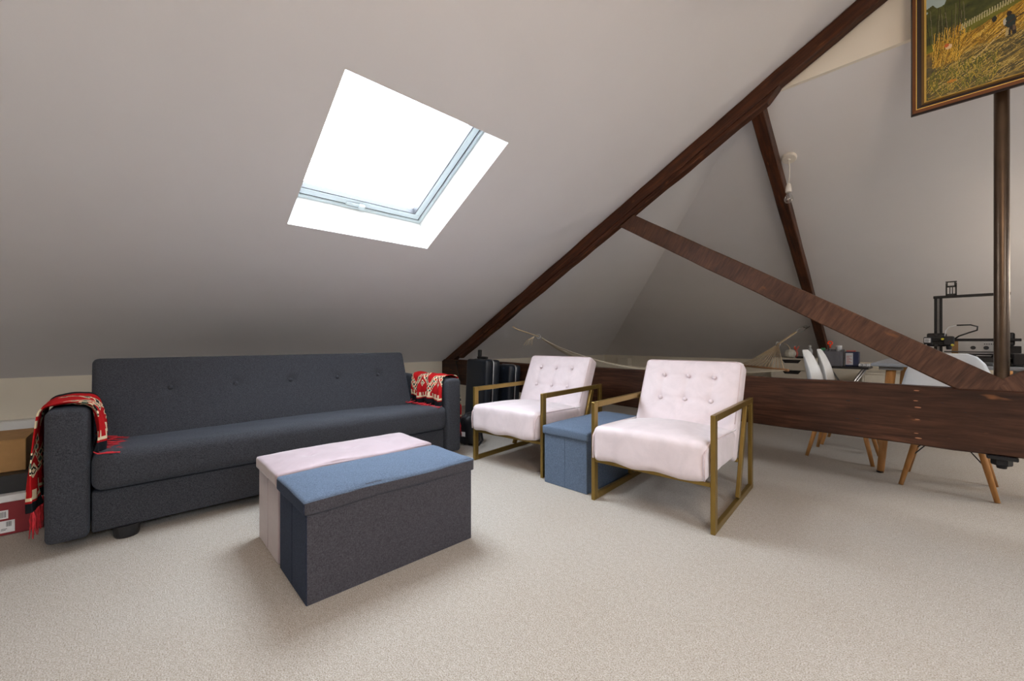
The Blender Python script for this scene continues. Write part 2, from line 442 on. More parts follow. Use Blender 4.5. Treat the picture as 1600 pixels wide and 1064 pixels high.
# ================================================================== SOFA
def sofa():
    root = empty('sofa_bed', (-2.584, -.281, 0), .026, 'long charcoal blue three seat sofa bed with buttoned back and square arms', 'sofa')
    # local: x = depth (front at 0, back negative), y = length 0..2.187
    L = 2.187; A = .135
    def arm(y0):
        bm = bm_new()
        def T(p):
            q = Vector((p.x-.42, p.y+y0+A/2, p.z+.335))
            return q
        def D(p, n):
            if p.z > .2: p = p+Vector((0, 0, .008*(1-(p.y/(A/2))**2)))
            return p+n*wob(p.x*3, p.z*3, 2, .0015)
        rbox(bm, .84, A, .57, .026, 16, 2, 10, D, T)
        o = link('armrest', bm, M_SOFA, root, True); return o
    arm(0); arm(L-A)
    y0, y1 = A+.004, L-A-.004; W = y1-y0
    bm = bm_new()
    def T(p):
        t = (p.x+.29)/.58           # 0 back .. 1 front
        return Vector((p.x-.285, p.y+(y0+y1)/2, p.z+.315+.035*(t-.5)))
    def D(p, n):
        z = p.z
        if z > .03:
            z += .020*(1-(p.y/(W/2))**4)*(1-(p.x/.30)**2)
            z += .006*math.sin(p.y*5.3+1)*(.5-p.x) + wob(p.x*2, p.y*2, 2, .003)
        return Vector((p.x + (.006*math.sin(p.y*4) if n.x > .3 else 0), p.y, z))
    rbox(bm, .60, W, .175, .045, 14, 50, 3, D, T); link('seat_cushion', bm, M_SOFA, root, True)
    bm = bm_new(); rbox(bm, .74, W, .185, .012, 4, 8, 2, None, lambda p: Vector((p.x-.41, p.y+(y0+y1)/2, p.z+.145))); link('base', bm, M_SOFA, root, True)
    # back: a leaning slab with a row of buttons
    H = .50; BW = 1.89; byc = .125+BW/2; tilt = R(20)
    btn = [(-.62+k*.325, .055) for k in range(5)]
    def Tb(p):   # p.x thickness, p.z height
        x = p.x; z = p.z+H/2
        return Vector((-.50-z*math.sin(tilt)+x*math.cos(tilt), p.y+byc, .34+z*math.cos(tilt)+x*math.sin(tilt)))
    def Db(p, n):
        if n.x > .5:
            d = .010*(1-(p.y/(BW/2))**4)*(1-(p.z/(H/2))**4)
            for by, bz in btn:
                d -= .016*math.exp(-((p.y-by)**2+(p.z-bz)**2)/(2*.022**2))
            return Vector((p.x+d, p.y, p.z))
        return p
    bm = bm_new(); rbox(bm, .13, BW, H, .03, 2, 110, 26, Db, Tb); link('backrest', bm, M_SOFA, root, True)
    for by, bz in btn:
        bm = bm_new(); c = Tb(Vector((.065-.003, by, bz)))
        lathe(bm, [(.003, -.004), (.012, -.003), (.0135, .002), (.010, .006), (.003, .008)], 14, Matrix.Translation(c) @ Matrix.Rotation(R(90)-tilt, 4, 'Y'))
        link('button', bm, M_SOFA, root, True)
    for x, y in ((-.07, A+.12), (-.07, L-A-.12), (-.75, A+.12), (-.75, L-A-.12)):
        bm = bm_new(); lathe(bm, [(.042, 0), (.046, .01), (.05, .056)], 20); link('foot', bm, M_BLACK, root, loc=(x, y, 0), smooth=False)
    return root
SOFA = sofa()

# ------------------------------------------------------------------ woven throws over the arms
RED = (.40, .010, .012); CRM = (.72, .60, .40); BLK = (.012, .014, .018); GRN = (.05, .09, .07)
def kilim(u, v):
    """u across 0..1 (width), v along 0..1"""
    c = RED
    if v < .055 or v > .945: return BLK
    for e in (.075, .925):
        if abs(v-e) < .010: return CRM
    for e in (.10, .90):
        if abs(v-e) < .016: return CRM if int(u*26) % 2 else RED
    # lattice chevrons
    t = (u*1.0) % 1.0
    vv = abs(v-.5)*2
    tri = abs(((u*2+.25) % 1)*2-1)          # 0..1 zigzag
    for (base, amp) in ((.28, .42),):
        cv = base+amp*tri
        d = (vv-cv)
        if abs(d) < .115:
            if abs(abs(d)-.112) < .014: return CRM
            a = (u*16+v*22) % 1; b = (u*16-v*22) % 1
            if a < .22 or b < .22: return CRM
            k = int(u*16+v*22)+int(u*16-v*22)*3
            return (BLK, RED, GRN, RED)[k % 4]
    # small diamonds
    for uc, vc in ((.12, .22), (.62, .22), (.12, .78), (.62, .78), (.37, .5), (.87, .5)):
        d = abs(u-uc)*1.6+abs(v-vc)*2.2
        if d < .03: return CRM
        if d < .055: return BLK
        if d < .085: return CRM
    if abs(v-.5) < .05 and (int(u*30) % 5 == 0) and abs(v-.5) > .012: return CRM
    return c
def throw(name, label, army0, armw, xa, xb, ztop, lo_out, lo_in, outer_sign, seat_z, N=150, Mv=170):
    """drapes over an arm whose section is in (y, z); outer_sign -1: outer side towards -y"""
    root = empty(name, (-2.584, -.281, 0), .026, label, 'throw')
    g = .010; r = .035
    ya, yb = army0-g, army0+armw+g; zt = ztop+g
    path = []
    lo1, lo2 = (lo_out, lo_in) if outer_sign < 0 else (lo_in, lo_out)
    def add(p): path.append(Vector((0, p[0], p[1])))
    n = 24
    for i in range(n): add((ya-.012*math.sin(i/n*3.1), lo1+(zt-r-lo1)*i/n))
    for i in range(9): a = math.pi/2*i/8; add((ya+r-r*math.cos(a), zt-r+r*math.sin(a)))
    for i in range(1, 8): add((ya+r+(yb-ya-2*r)*i/8, zt+.006*math.sin(math.pi*i/8)))
    for i in range(9): a = math.pi/2*i/8; add((yb-r+r*math.sin(a), zt-r+r*math.cos(a)))
    for i in range(1, n+1): add((yb+.010*math.sin(i/n*3.1), zt-r-(zt-r-lo2)*i/n))
    cum = [0]
    for a, b in zip(path, path[1:]): cum.append(cum[-1]+(b-a).length)
    def at(s):
        s *= cum[-1]
        for i in range(len(cum)-1):
            if s <= cum[i+1]+1e-9:
                f = (s-cum[i])/(cum[i+1]-cum[i]); d = (path[i+1]-path[i]).normalized()
                return path[i].lerp(path[i+1], f), Vector((0, -d.z, d.y))
        return path[-1], Vector((0, 1, 0))
    bm = bm_new(); cl = bm.loops.layers.float_color.new('print')
    G = []
    for j in range(Mv+1):
        s = j/Mv; p, nn = at(s); row = []
        for i in range(N+1):
            u = i/N; x = xa+(xb-xa)*u
            e = abs(s-.5)*2
            k = .003+.012*e*e
            off = k*(1+math.sin(u*19+s*4)+.5*math.sin(u*37-s*7))+.002
            xx = x+.02*math.sin(s*6+1)*e+.012*math.sin(s*9)
            row.append(bm.verts.new((xx, p.y+nn.y*off, p.z+nn.z*off-.01*math.sin(u*11)*e)))
        G.append(row)
    for j in range(Mv):
        for i in range(N):
            f = bm.faces.new((G[j][i], G[j][i+1], G[j+1][i+1], G[j+1][i]))
            c = BLK if outer_sign < 0 and (i+.5)/N > .87 else kilim((i+.5)/N, (j+.5)/Mv)
            for l in f.loops: l[cl] = (*c, 1)
    ends = [(G[0][int(N*k/9)].co.copy(), -1) for k in range(10)]+[(G[Mv][int(N*k/9)].co.copy(), 1) for k in range(10)]
    o = link('woven_cloth', bm, M_KILIM, root, True)
    m = o.modifiers.new('thick', 'SOLIDIFY'); m.thickness = .004; m.offset = 1
    rnd = random.Random(3)
    for p, sd in ends:
        inner = (sd > 0) == (outer_sign < 0)
        bm = bm_new()
        outw = .02*(1 if sd > 0 else -1)
        for q in range(5):
            dx = rnd.uniform(-.012, .012); dy = rnd.uniform(-.006, .006)
            if inner and seat_z is not None and p.z-seat_z < .05:
                ln = rnd.uniform(.06, .09); a = rnd.uniform(-.4, .9); sy = 1 if sd > 0 else -1
                tube(bm, [p, p+Vector((.004, sy*.014, -.4*(p.z-seat_z)-.002)), Vector((p.x+ln*.5*math.sin(a)+dx, p.y+sy*ln*.6, seat_z+.010)), Vector((p.x+ln*math.sin(a)+dx*2, p.y+sy*ln, seat_z+.007))], [.0022, .0028, .0026, .0012], 5)
            else:
                ln = rnd.uniform(.08, .12)
                tube(bm, [p, p+Vector((dx*.3, dy, -ln*.3)), p+Vector((dx*.2, dy*.5, -ln*.45)), p+Vector((dx*1.6, dy*1.5, -ln))], [.002, .003, .003, .0012], 5)
        link('tassel', bm, M_TASSEL, root, True)
    return root
throw('throw_blanket', 'red patterned woven throw with tassels over the sofa arm nearest the cardboard boxes', 0, .135, -.01, -.46, .628, .215, .43, -1, .408)
throw('throw_blanket', 'red throw with cream diamond lattice over the sofa arm nearest the armchairs', 2.187-.135, .135, -.05, -.50, .628, .27, .425, 1, .408)

# ================================================================== ARMCHAIRS
def armchair():
    root = bpy.data.objects.new('armchair', None); COL.objects.link(root)
    W, D, A = .666, .844, .567; t = .022; wd = .042
    for sx in (-1, 1):
        x0, x1 = (W/2-t, W/2) if sx > 0 else (-W/2, -W/2+t)
        bm = bm_new()
        b = .0025
        box(bm, x0, x1, -D/2, -D/2+wd, 0, A, b, 1)
        box(bm, x0, x1, D/2-wd, D/2, 0, A, b, 1)
        box(bm, x0, x1, -D/2+wd, D/2-wd, A-wd*.8, A, b, 1)
        box(bm, x0, x1, -D/2+wd, D/2-wd, 0, wd*.8, b, 1)
        link('side_frame', bm, M_GOLD, root)
        bm = bm_new(); xc = (x0+x1)/2
        bar(bm, Vector((xc, .07, .034)), Vector((xc, .265, A-.034)), t*.9, wd, .002, Vector((0, 1, 0)))
        # bar(): local y = up x dir
        link('slanted_post', bm, M_GOLD, root)
    bm = bm_new(); box(bm, -W/2+t, W/2-t, -D/2+.004, -D/2+.034, .222, .242, .002, 1)
    link('cross_bar', bm, M_GOLD, root)
    bm = bm_new(); box(bm, -W/2+t, W/2-t, .12, .15, .222, .242, .002, 1); link('cross_bar', bm, M_GOLD, root)
    # seat
    SW = .606
    def Ds(p, n):
        z = p.z; x = p.x; y = p.y
        if z > .02:
            z += .045*(1-(x/(SW/2))**2)*(1-((y+.02)/.34)**2)
        if n.y < -.3: y -= .012*(1-(x/(SW/2))**2)+wob(x*6, z*6, 2, .003)
        if z < -.05: z += .006*math.sin(x*25)*(1 if n.y < -.1 else .3)
        return Vector((x+wob(y*4, z*5, 2, .002), y, z))
    bm = bm_new(); rbox(bm, SW, .66, .175, .035, 22, 22, 5, Ds, lambda p: Vector((p.x, p.y-.135, p.z+.332+(-.02*(p.y/.33) if p.z > 0 else 0))))
    seat = link('seat_cushion', bm, M_PINK, root, True)
    for sx in (-1, 1):
        bm = bm_new()
        pts = [(sx*(SW/2-.003), .12, .408), (sx*(SW/2-.003), -.1, .418), (sx*(SW/2-.003), -.36, .426), (sx*(SW/2-.004), -.43, .415), (sx*(SW/2-.006), -.463, .385), (sx*(SW/2-.006), -.467, .33), (sx*(SW/2-.006), -.463, .26)]
        tube(bm, pts, .004, 6); link('piping', bm, M_PINKS, seat, True)
    # back
    BW = .612; H = .60; th = .115; tilt = R(26)
    btn = [(x, z) for x in (-.155, 0, .155) for z in (.02, .18)]
    z0 = .235; y0 = .085
    def Tb(p):
        z = p.z+H/2; y = p.y
        return Vector((p.x, y0+z*math.sin(tilt)+y*math.cos(tilt)-.0, z0+z*math.cos(tilt)-y*math.sin(tilt)))
    def Db(p, n):
        y = p.y
        if n.y < -.5:
            y -= .022*(1-(p.x/(BW/2))**4)*(1-(p.z/(H/2))**4)
            for bx, bz in btn: y += .013*math.exp(-((p.x-bx)**2+(p.z-bz)**2)/(2*.024**2))
            for bz in (.02, .18):
                if abs(p.x) < .16: y += .0055*math.exp(-(p.z-bz)**2/(2*.011**2))
            for bx in (-.155, 0, .155):
                if .02 < p.z < .18: y += .005*math.exp(-(p.x-bx)**2/(2*.012**2))
        return Vector((p.x, y, p.z))
    bm = bm_new(); rbox(bm, BW, th, H, .028, 50, 3, 46, Db, Tb); back = link('backrest', bm, M_PINK, root, True)
    for bx, bz in btn:
        bm = bm_new(); c = Tb(Vector((bx, -th/2-.010, bz)))
        lathe(bm, [(.003, -.006), (.011, -.003), (.013, .003), (.009, .008), (.003, .010)], 14, Matrix.Translation(c) @ Matrix.Rotation(R(90)-tilt+R(0), 4, 'X'))
        link('button', bm, M_PINK, back, True)
    bm = bm_new(); e = BW/2-.012
    pts = [Tb(Vector(q)) for q in [(-e, -th/2+.004, -H/2+.2), (-e, -th/2+.004, H/2-.03), (-e+.02, -th/2+.004, H/2-.009), (e-.02, -th/2+.004, H/2-.009), (e, -th/2+.004, H/2-.03), (e, -th/2+.004, -H/2+.2)]]
    tube(bm, pts, .0035, 6); link('piping', bm, M_PINKS, back, True)
    return root
ch1 = armchair(); ch1.location = (-1.123, 2.395, 0); ch1.rotation_euler = (0, 0, .101)
tag(ch1, 'pink velvet armchair with gold frame standing nearest the dining table', 'armchair', 'pink velvet armchairs with gold frames')
ch2 = copy_tree(ch1); ch2.location = (-2.233, 2.381, 0); ch2.rotation_euler = (0, 0, .124)
tag(ch2, 'pink velvet armchair with gold frame standing beside the sofa and the suitcases', 'armchair', 'pink velvet armchairs with gold frames')

# ================================================================== STORAGE OTTOMANS
def ottoman(loc, rz, mats, label, W=.357, L=.743, H=.372, tufts=(), seams=True, crown=.016):
    """box W along -x, L along +y; corner at origin"""
    root = empty('storage_ottoman', loc, rz, label, 'ottoman', 'folding storage ottomans')
    front, end, top = mats
    bh = H-.052
    bm = bm_new()
    i = .012
    box(bm, -W+i, -i, i, L-i, 0, bh+.012, .003, 1)
    o = link('body', bm, [front, end], root)
    for p in o.data.polygons:
        if abs(p.normal.y) > .7: p.material_index = 1
    def T(p): return Vector((p.x-W/2, p.y+L/2, p.z+bh+.026))
    def D(p, n):
        z = p.z; y = p.y; x = p.x
        if z > .01:
            z += crown*(1-(x/(W/2))**4)*(1-(y/(L/2))**6)
            for tx, ty in tufts: z -= .016*math.exp(-((x-tx)**2+(y-ty)**2)/(2*.018**2))
            z += wob(x*5, y*5, 1.4, .0018)
        if n.x > .3: x += .004*math.sin(y*14)
        if z < -.01 and abs(n.z) < .9: z += .0035*math.sin(y*9+1)
        return Vector((x, y, z))
    bm = bm_new(); rbox(bm, W, L, .052, .012, 16, 34, 2, D, T)
    lid = link('lid', bm, [top, front, end], root, True)
    for p in lid.data.polygons:
        if p.normal.z < .35: p.material_index = 2 if abs(p.normal.y) > abs(p.normal.x) else 1
    bm = bm_new(); z = H+.0005; e = .006
    cs = [(-e, e), (-e, L-e), (-W+e, L-e), (-W+e, e)]; pts = []
    for k in range(4):
        a = cs[k]; b = cs[(k+1) % 4]
        for q in range(14):
            f = q/14; pts.append((a[0]+(b[0]-a[0])*f, a[1]+(b[1]-a[1])*f, z-.006+.002*math.sin(f*9+k)))
    tube(bm, pts, .0032, 6, closed=True); link('piping', bm, top, lid, True)
    if seams:
        bm = bm_new(); box(bm, -W/2-.0008, -W/2+.0008, i-.0015, i+.001, .01, bh-.01); link('centre_seam', bm, end, root)
    return root
ottoman((-1.50, .422, 0), .008, (M_GREYL, M_NAVY, M_BLUE), 'long grey blue storage ottoman with blue lid nearest the camera')
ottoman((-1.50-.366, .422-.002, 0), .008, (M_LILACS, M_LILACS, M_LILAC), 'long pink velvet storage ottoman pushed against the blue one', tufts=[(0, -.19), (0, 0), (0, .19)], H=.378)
ottoman((-1.462, 1.972, 0), .05, (M_BLUE, M_BLUE, M_BLUE), 'blue storage ottoman standing between the two pink armchairs', W=.352)

# ================================================================== THINGS AT THE LEFT EAVES
def carton(name, x0, x1, y0, y1, z0, z1, mat, label, cat, flaps=True, rz=0):
    root = empty(name, ((x0+x1)/2, (y0+y1)/2, z0), rz, label, cat); a, b, c = (x1-x0)/2, (y1-y0)/2, z1-z0
    bm = bm_new(); box(bm, -a, a, -b, b, 0, c, .002, 1); link('body', bm, mat, root)
    if flaps:
        bm = bm_new(); box(bm, -a, -.002, -b, b, c, c+.004); box(bm, .002, a, -b, b, c, c+.004); link('flap', bm, mat, root)
    return root
rb = carton('shoe_box', -3.36, -3.04, -.76, -.33, .002, .165, M_RED, 'dark red box with a white shipping label on the carpet beside the sofa', 'box', False)
bm = bm_new(); box(bm, -.165, .165, -.22, .22, .155, .187, .003, 1); link('lid', bm, M_LABEL, rb).location = (0, 0, 0)
def label(root, y0, y1, z0, z1, x, rows):
    bm = bm_new(); box(bm, x, x+.0012, y0, y1, z0, z1); lb = link('label', bm, M_LABEL, root)
    bm = bm_new()
    for (a, b, c, d) in rows: box(bm, x+.0012, x+.0018, y0+(y1-y0)*a, y0+(y1-y0)*b, z0+(z1-z0)*c, z0+(z1-z0)*d)
    link('print', bm, M_INK, lb)['kind'] = 'stuff'
rows = [(.1, .22, .68, .9), (.12, .45, .5, .54), (.12, .4, .4, .44), (.12, .48, .3, .34), (.12, .35, .2, .24), (.55, .7, .2, .24), (.55, .75, .3, .34)]
rows += [(.72+i*.03, .735+i*.03, .5, .92) for i in range(6)]
label(rb, .032, .125, .012, .068, .16, rows)
label(rb, .055, .105, .078, .118, .16, [(.1+i*.09, .14+i*.09, .15, .85) for i in range(9)])
carton('black_case', -3.40, -3.08, -.74, -.36, .19, .275, M_BLACK, 'flat black case lying on the dark red box', 'case', False)
carton('cardboard_box', -3.50, -3.15, -.72, -.40, .277, .43, M_CARD, 'brown cardboard box on top of the stack beside the sofa', 'box')

# ================================================================== SUITCASES BY THE BEAM
def suitcase(loc, rz, W, H, T, lean, label, handle):
    root = empty('suitcase', loc, rz, label, 'suitcase', 'dark suitcases leaning by the beam'); root.rotation_euler = (lean, 0, rz)
    bm = bm_new(); rbox(bm, W, T*.47, H, .03, 8, 2, 12, None, lambda p: Vector((p.x, p.y-T*.26, p.z+H/2+.03)))
    link('front_shell', bm, M_NAVYP, root, True)
    bm = bm_new(); rbox(bm, W, T*.47, H, .03, 8, 2, 12, None, lambda p: Vector((p.x, p.y+T*.26, p.z+H/2+.03)))
    link('rear_shell', bm, M_NAVYP, root, True)
    bm = bm_new(); a = W/2-.001; r = .04; pts = []
    for cx, cz, s0 in ((a-r, H+.03-r, 0), (-a+r, H+.03-r, 90), (-a+r, .03+r, 180), (a-r, .03+r, 270)):
        for k in range(6): an = R(s0+k*18); pts.append((cx+r*math.cos(an), 0, cz+r*math.sin(an)))
    tube(bm, pts, .007, 6, closed=True); link('rim', bm, M_STEEL, root, True)
    if handle:
        bm = bm_new(); z = H+.03
        tube(bm, [(-.07, 0, z-.01), (-.07, 0, z+.07), (-.06, 0, z+.075)], .008, 8); box(bm, -.09, .06, -.018, .018, z+.005, z+.03, .006, 2); box(bm, -.085, -.045, -.015, .015, z+.03, z+.10, .006, 2)
        link('carry_handle', bm, M_BLACK, root)
    for x in (-W/2+.04, W/2-.04):
        bm = bm_new(); lathe(bm, [(.02, -.012), (.024, 0), (.02, .012)], 14, Matrix.Translation((x, 0, .024)) @ Matrix.Rotation(R(90), 4, 'Y')); link('wheel', bm, M_BLACK, root)
    return root
suitcase((-3.37, 2.68, .0), 0, .345, .70, .20, R(-3), 'taller dark hard shell suitcase with carry handle beside the sofa arm', True)
suitcase((-3.25, 2.92, .0), 0, .25, .64, .17, R(-4), 'shorter black suitcase with silver rim standing nearer the armchair', False)
# small rucksack on the floor
def rucksack():
    root = empty('rucksack', (-2.93, 2.21, 0), .3, 'small black rucksack slumped on the carpet behind the sofa arm', 'bag')
    bm = bm_new(); rbox(bm, .20, .16, .27, .06, 6, 5, 7, lambda p, n: p+n*wob(p.x*18, p.z*14, 1, .010), lambda p: Vector((p.x*(1-.8*max(0, p.z)), p.y+.1*p.z, p.z+.135)))
    link('body', bm, M_BLACK, root, True)
    bm = bm_new(); tube(bm, [(.10, -.02, .2), (.15, -.05, .15), (.17, -.05, .06), (.12, -.04, .01)], .010, 6); link('strap', bm, M_BLACK, root, True)
    bm = bm_new(); box(bm, -.03, .01, -.0885, -.0865, .08, .12); link('patch', bm, M_LABEL, root)
rucksack()

# ================================================================== DINING SET BEHIND THE BEAM
def eames():
    root = bpy.data.objects.new('dining_chair', None); COL.objects.link(root)
    # faces +y; seat z .44, back top .82
    prof = [(.225, .415, .15), (.222, .430, .185), (.18, .445, .21), (.10, .440, .225), (0, .430, .23), (-.10, .432, .23), (-.16, .450, .228), (-.195, .49, .222), (-.212, .55, .215), (-.228, .63, .200), (-.243, .72, .180), (-.252, .79, .155), (-.256, .83, .125), (-.257, .848, .085)]
    K = 4; rows = []
    P = []
    for i in range(len(prof)-1):
        for k in range(K):
            f = k/K; a, b = prof[i], prof[i+1]; P.append([a[q]+(b[q]-a[q])*f for q in range(3)])
    P.append(list(prof[-1]))
    bm = bm_new(); NU = 18; G = []
    for i, (y, z, w_) in enumerate(P):
        s = i/(len(P)-1); row = []
        for j in range(NU+1):
            u = j/NU*2-1; e = abs(u)**2.6
            lift = .05*math.exp(-((s-.38)/.22)**2)*e
            fwd = .055*math.exp(-((s-.68)/.2)**2)*e
            row.append(bm.verts.new((u*w_, y+fwd, z+lift)))
        G.append(row)
    for i in range(len(G)-1):
        for j in range(NU): bm.faces.new((G[i][j], G[i][j+1], G[i+1][j+1], G[i+1][j]))
    o = link('seat_shell', bm, M_SHELL, root, True); m = o.modifiers.new('t', 'SOLIDIFY'); m.thickness = .006; m.offset = -1
    for sx in (-1, 1):
        for sy in (-1, 1):
            bm = bm_new(); tube(bm, [(sx*.20, sy*.20, 0), (sx*.155, sy*.155, .20), (sx*.115, sy*.12, .385)], [.012, .0155, .017], 12)
            link('leg', bm, M_BEECH, root, True)
    bm = bm_new(); q = .0035
    for sx in (-1, 1):
        tube(bm, [(sx*.165, -.165, .17), (0, 0, .37), ], q, 6); tube(bm, [(sx*.165, .165, .17), (0, 0, .37)], q, 6)
        tube(bm, [(sx*.12, -.125, .375), (sx*.12, .125, .375)], .005, 6); tube(bm, [(-.12, sx*.125, .38), (.12, sx*.125, .38)], .005, 6)
    box(bm, -.12, .12, -.03, .03, .383, .397); box(bm, -.03, .03, -.12, .12, .397, .412)
    link('wire_brace', bm, M_BLACKM, root); return root
e1 = eames(); e1.location = (.0, 3.80, 0); e1.rotation_euler = (0, 0, R(-2))
tag(e1, 'white moulded chair at the near end of the grey table behind the beam', 'chair', 'white dining chairs with wooden legs')
for x, y, rz, lb in ((-.575, 4.165, -90, 'white moulded chair at the table side, nearer of the two in profile'), (-.575, 4.70, -88, 'white moulded chair at the table side, farther of the two in profile')):
    c = copy_tree(e1); c.location = (x, y, 0); c.rotation_euler = (0, 0, R(rz)); tag(c, lb, 'chair', 'white dining chairs with wooden legs')
def table():
    root = empty('dining_table', (.03, 4.55, 0), 0, 'grey topped dining table with round wooden legs behind the beam', 'table')
    W, L = .80, 1.55; z = .768
    bm = bm_new(); box(bm, -W/2, W/2, -L/2, L/2, z-.022, z, .006, 2); link('tabletop', bm, M_TABLE, root)
    for sx in (-1, 1):
        for sy in (-1, 1):
            x, y = sx*(W/2-.10), sy*(L/2-.09)
            bm = bm_new(); box(bm, x-.06, x+.06, y-.05, y+.05, z-.047, z-.022, .003, 1); link('leg_bracket', bm, M_TABLEG, root)
            bm = bm_new(); tube(bm, [(x+sx*.055, y+sy*.03, 0), (x+sx*.052, y+sy*.028, .02), (x, y, z-.047)], [.019, .020, .027], 14); link('leg', bm, M_BEECH, root, True)
            bm = bm_new(); lathe(bm, [(.019, 0), (.021, .012)], 12); link('leg_cap', bm, M_BLACK, root, loc=(x+sx*.055, y+sy*.03, 0.0))
table()

# ------------------------------------------------------------------ 3D printer on the table
def printer():
    z0 = .770
    root = empty('desktop_printer', (.10, 4.04, z0), 0, 'black open frame desktop 3D printer standing on the grey table', 'printer')
    def part(n, m, f, sm=False): bm = bm_new(); f(bm); return link(n, bm, m, root, sm)
    W = .165
    part('base_frame', M_BLACK, lambda b: (box(b, -W, -W+.04, -.17, .17, .015, .045, .002, 1), box(b, W-.04, W, -.17, .17, .015, .045, .002, 1), box(b, -W, W, -.17, -.13, .02, .05, .002, 1), box(b, -W, W, .13, .17, .02, .05, .002, 1), box(b, -.02, .02, -.2, .2, .045, .065, .002, 1)))
    for x in (-W, W-.04):
        part('upright', M_BLACKM, lambda b: (box(b, x, x+.016, -.01, .01, .04, .445, .002, 1), box(b, x+.018, x+.022, -.007, .007, .04, .445), box(b, x+.024, x+.04, -.01, .01, .04, .445, .002, 1)))
    part('top_bar', M_BLACKM, lambda b: box(b, -W-.004, W+.004, -.011, .011, .443, .461, .002, 1))
    def spool(b):
        x = -.085; box(b, x-.026, x-.018, -.004, .004, .455, .545); box(b, x+.018, x+.026, -.004, .004, .455, .545)
        for k in (-.006, .006): box(b, x+k-.0025, x+k+.0025, -.004, .004, .47, .515)
        box(b, x-.026, x+.026, -.004, .004, .455, .472); box(b, x-.026, x+.026, -.004, .004, .515, .526); box(b, x-.026, x+.026, -.004, .004, .548, .556)
        tube(b, [(x-.018+.036*0, 0, .526), (x-.018, 0, .55)], .004, 6); tube(b, [(x+.018, 0, .526), (x+.018, 0, .55)], .004, 6)
    part('spool_holder', M_BLACK, spool)
    part('gantry_bar', M_BLACKM, lambda b: box(b, -W-.03, W+.045, -.035, -.018, .150, .168, .002, 1))
    part('carriage_plate', M_BLACK, lambda b: box(b, -W-.035, -W+.06, -.018, -.012, .115, .205, .01, 2))
    part('carriage_plate', M_BLACK, lambda b: box(b, W-.05, W+.02, -.018, -.012, .12, .205, .01, 2))
    part('axis_motor', M_BLACK, lambda b: box(b, -W-.05, -W-.008, -.05, -.014, .13, .18, .006, 2))
    lb = part('motor_label', M_LABEL, lambda b: box(b, -W-.046, -W-.016, -.0512, -.0505, .142, .172))
    part('label_print', M_INK, lambda b: [box(b, -W-.043, -W-.043+.006*(3+(k*7) % 2), -.0518, -.0512, .146+.006*k, .149+.006*k) for k in range(4)])
    def hot(b):
        box(b, -.12, -.07, -.065, -.02, .12, .185, .008, 2); lathe(b, [(.012, .095), (.014, .11), (.014, .125)], 12, Matrix.Translation((-.095, -.045, 0)))
    part('print_head', M_BLACK, hot)
    for x, z in ((-.125, .165), (-.08, .125)):
        part('tensioner_knob', M_YEL, lambda b: lathe(b, [(.006, -.004), (.008, 0), (.006, .004)], 10, Matrix.Translation((x, -.066, z)) @ Matrix.Rotation(R(90), 4, 'X')))
    for x, z in ((-W+.01, .195), (-W+.01, .125), (W-.02, .195), (W-.02, .125), (W+.005, .16)):
        def wheelz(b):
            lathe(b, [(.010, -.006), (.012, 0), (.010, .006)], 12, Matrix.Translation((x, -.022, z)) @ Matrix.Rotation(R(90), 4, 'X'))
        part('roller', M_BLACK, wheelz)
    part('filament_tube', M_LABEL, lambda b: tube(b, [(-.115, -.03, .18), (-.112, -.04, .22), (-.095, -.05, .245), (-.06, -.06, .256)], .003, 6), True)
    part('cable', M_BLACK, lambda b: tube(b, [(-.06, -.06, .256), (0, -.07, .257), (.03, -.07, .245), (.028, -.07, .222), (-.01, -.06, .205), (-.05, -.05, .185), (-.07, -.04, .165)], .0045, 6), True)
    part('cable', M_BLACK, lambda b: tube(b, [(-W-.03, -.03, .14), (-W-.06, -.04, .12), (-W-.075, -.03, .10), (-W-.08, 0, .03), (-W-.05, .03, .01)], .0035, 6), True)
    part('print_bed', M_BLACK, lambda b: (box(b, -.118, .118, -.118, .118, .078, .083, .001, 1), box(b, -.10, .10, -.10, .10, .062, .068, .001, 1)))
    for x in (-.1, .1): part('bed_knob', M_BLACK, lambda b: lathe(b, [(.016, .045), (.018, .052), (.012, .062)], 14, Matrix.Translation((x, -.1, 0))))
    part('control_box', M_BLACK, lambda b: box(b, W+.002, W+.10, -.19, .02, .006, .075, .004, 1))
    part('supply_box', M_BLACKM, lambda b: box(b, W+.002, W+.05, .03, .16, .006, .12, .003, 1))
    for x in (-W+.02, W-.02):
        for y in (-.15, .15): part('rubber_foot', M_BLACK, lambda b: lathe(b, [(.016, 0), (.018, .015)], 12, Matrix.Translation((x, y, 0))))
printer()
# small carton behind the printer
def small_box():
    root = empty('printed_carton', (.19, 4.35, .770), 0, 'pale carton with round printed marks behind the black printer', 'box')
    bm = bm_new(); box(bm, -.17, .17, -.05, .05, 0, .155, .002, 1); link('body', bm, plain('pale_card', (.55, .53, .5), .7), root)
    bm = bm_new(); box(bm, -.172, -.14, -.0515, .051, .0, .1555); link('edge_panel', bm, M_CARD, root)
    bm = bm_new()
    for k in range(2):
        lathe(bm, [(.012, 0), (.013, .001)], 18, Matrix.Translation((-.07+.06*k, -.0505, .105)) @ Matrix.Rotation(R(90), 4, 'X'))
    for k in range(9): box(bm, -.02+.010*k, -.014+.010*k, -.0516, -.0505, .128, .134)
    for k in range(8): box(bm, -.03+.010*k, -.024+.010*k, -.0516, -.0505, .04, .045)
    link('print', bm, M_INK, root)['kind'] = 'stuff'
small_box()

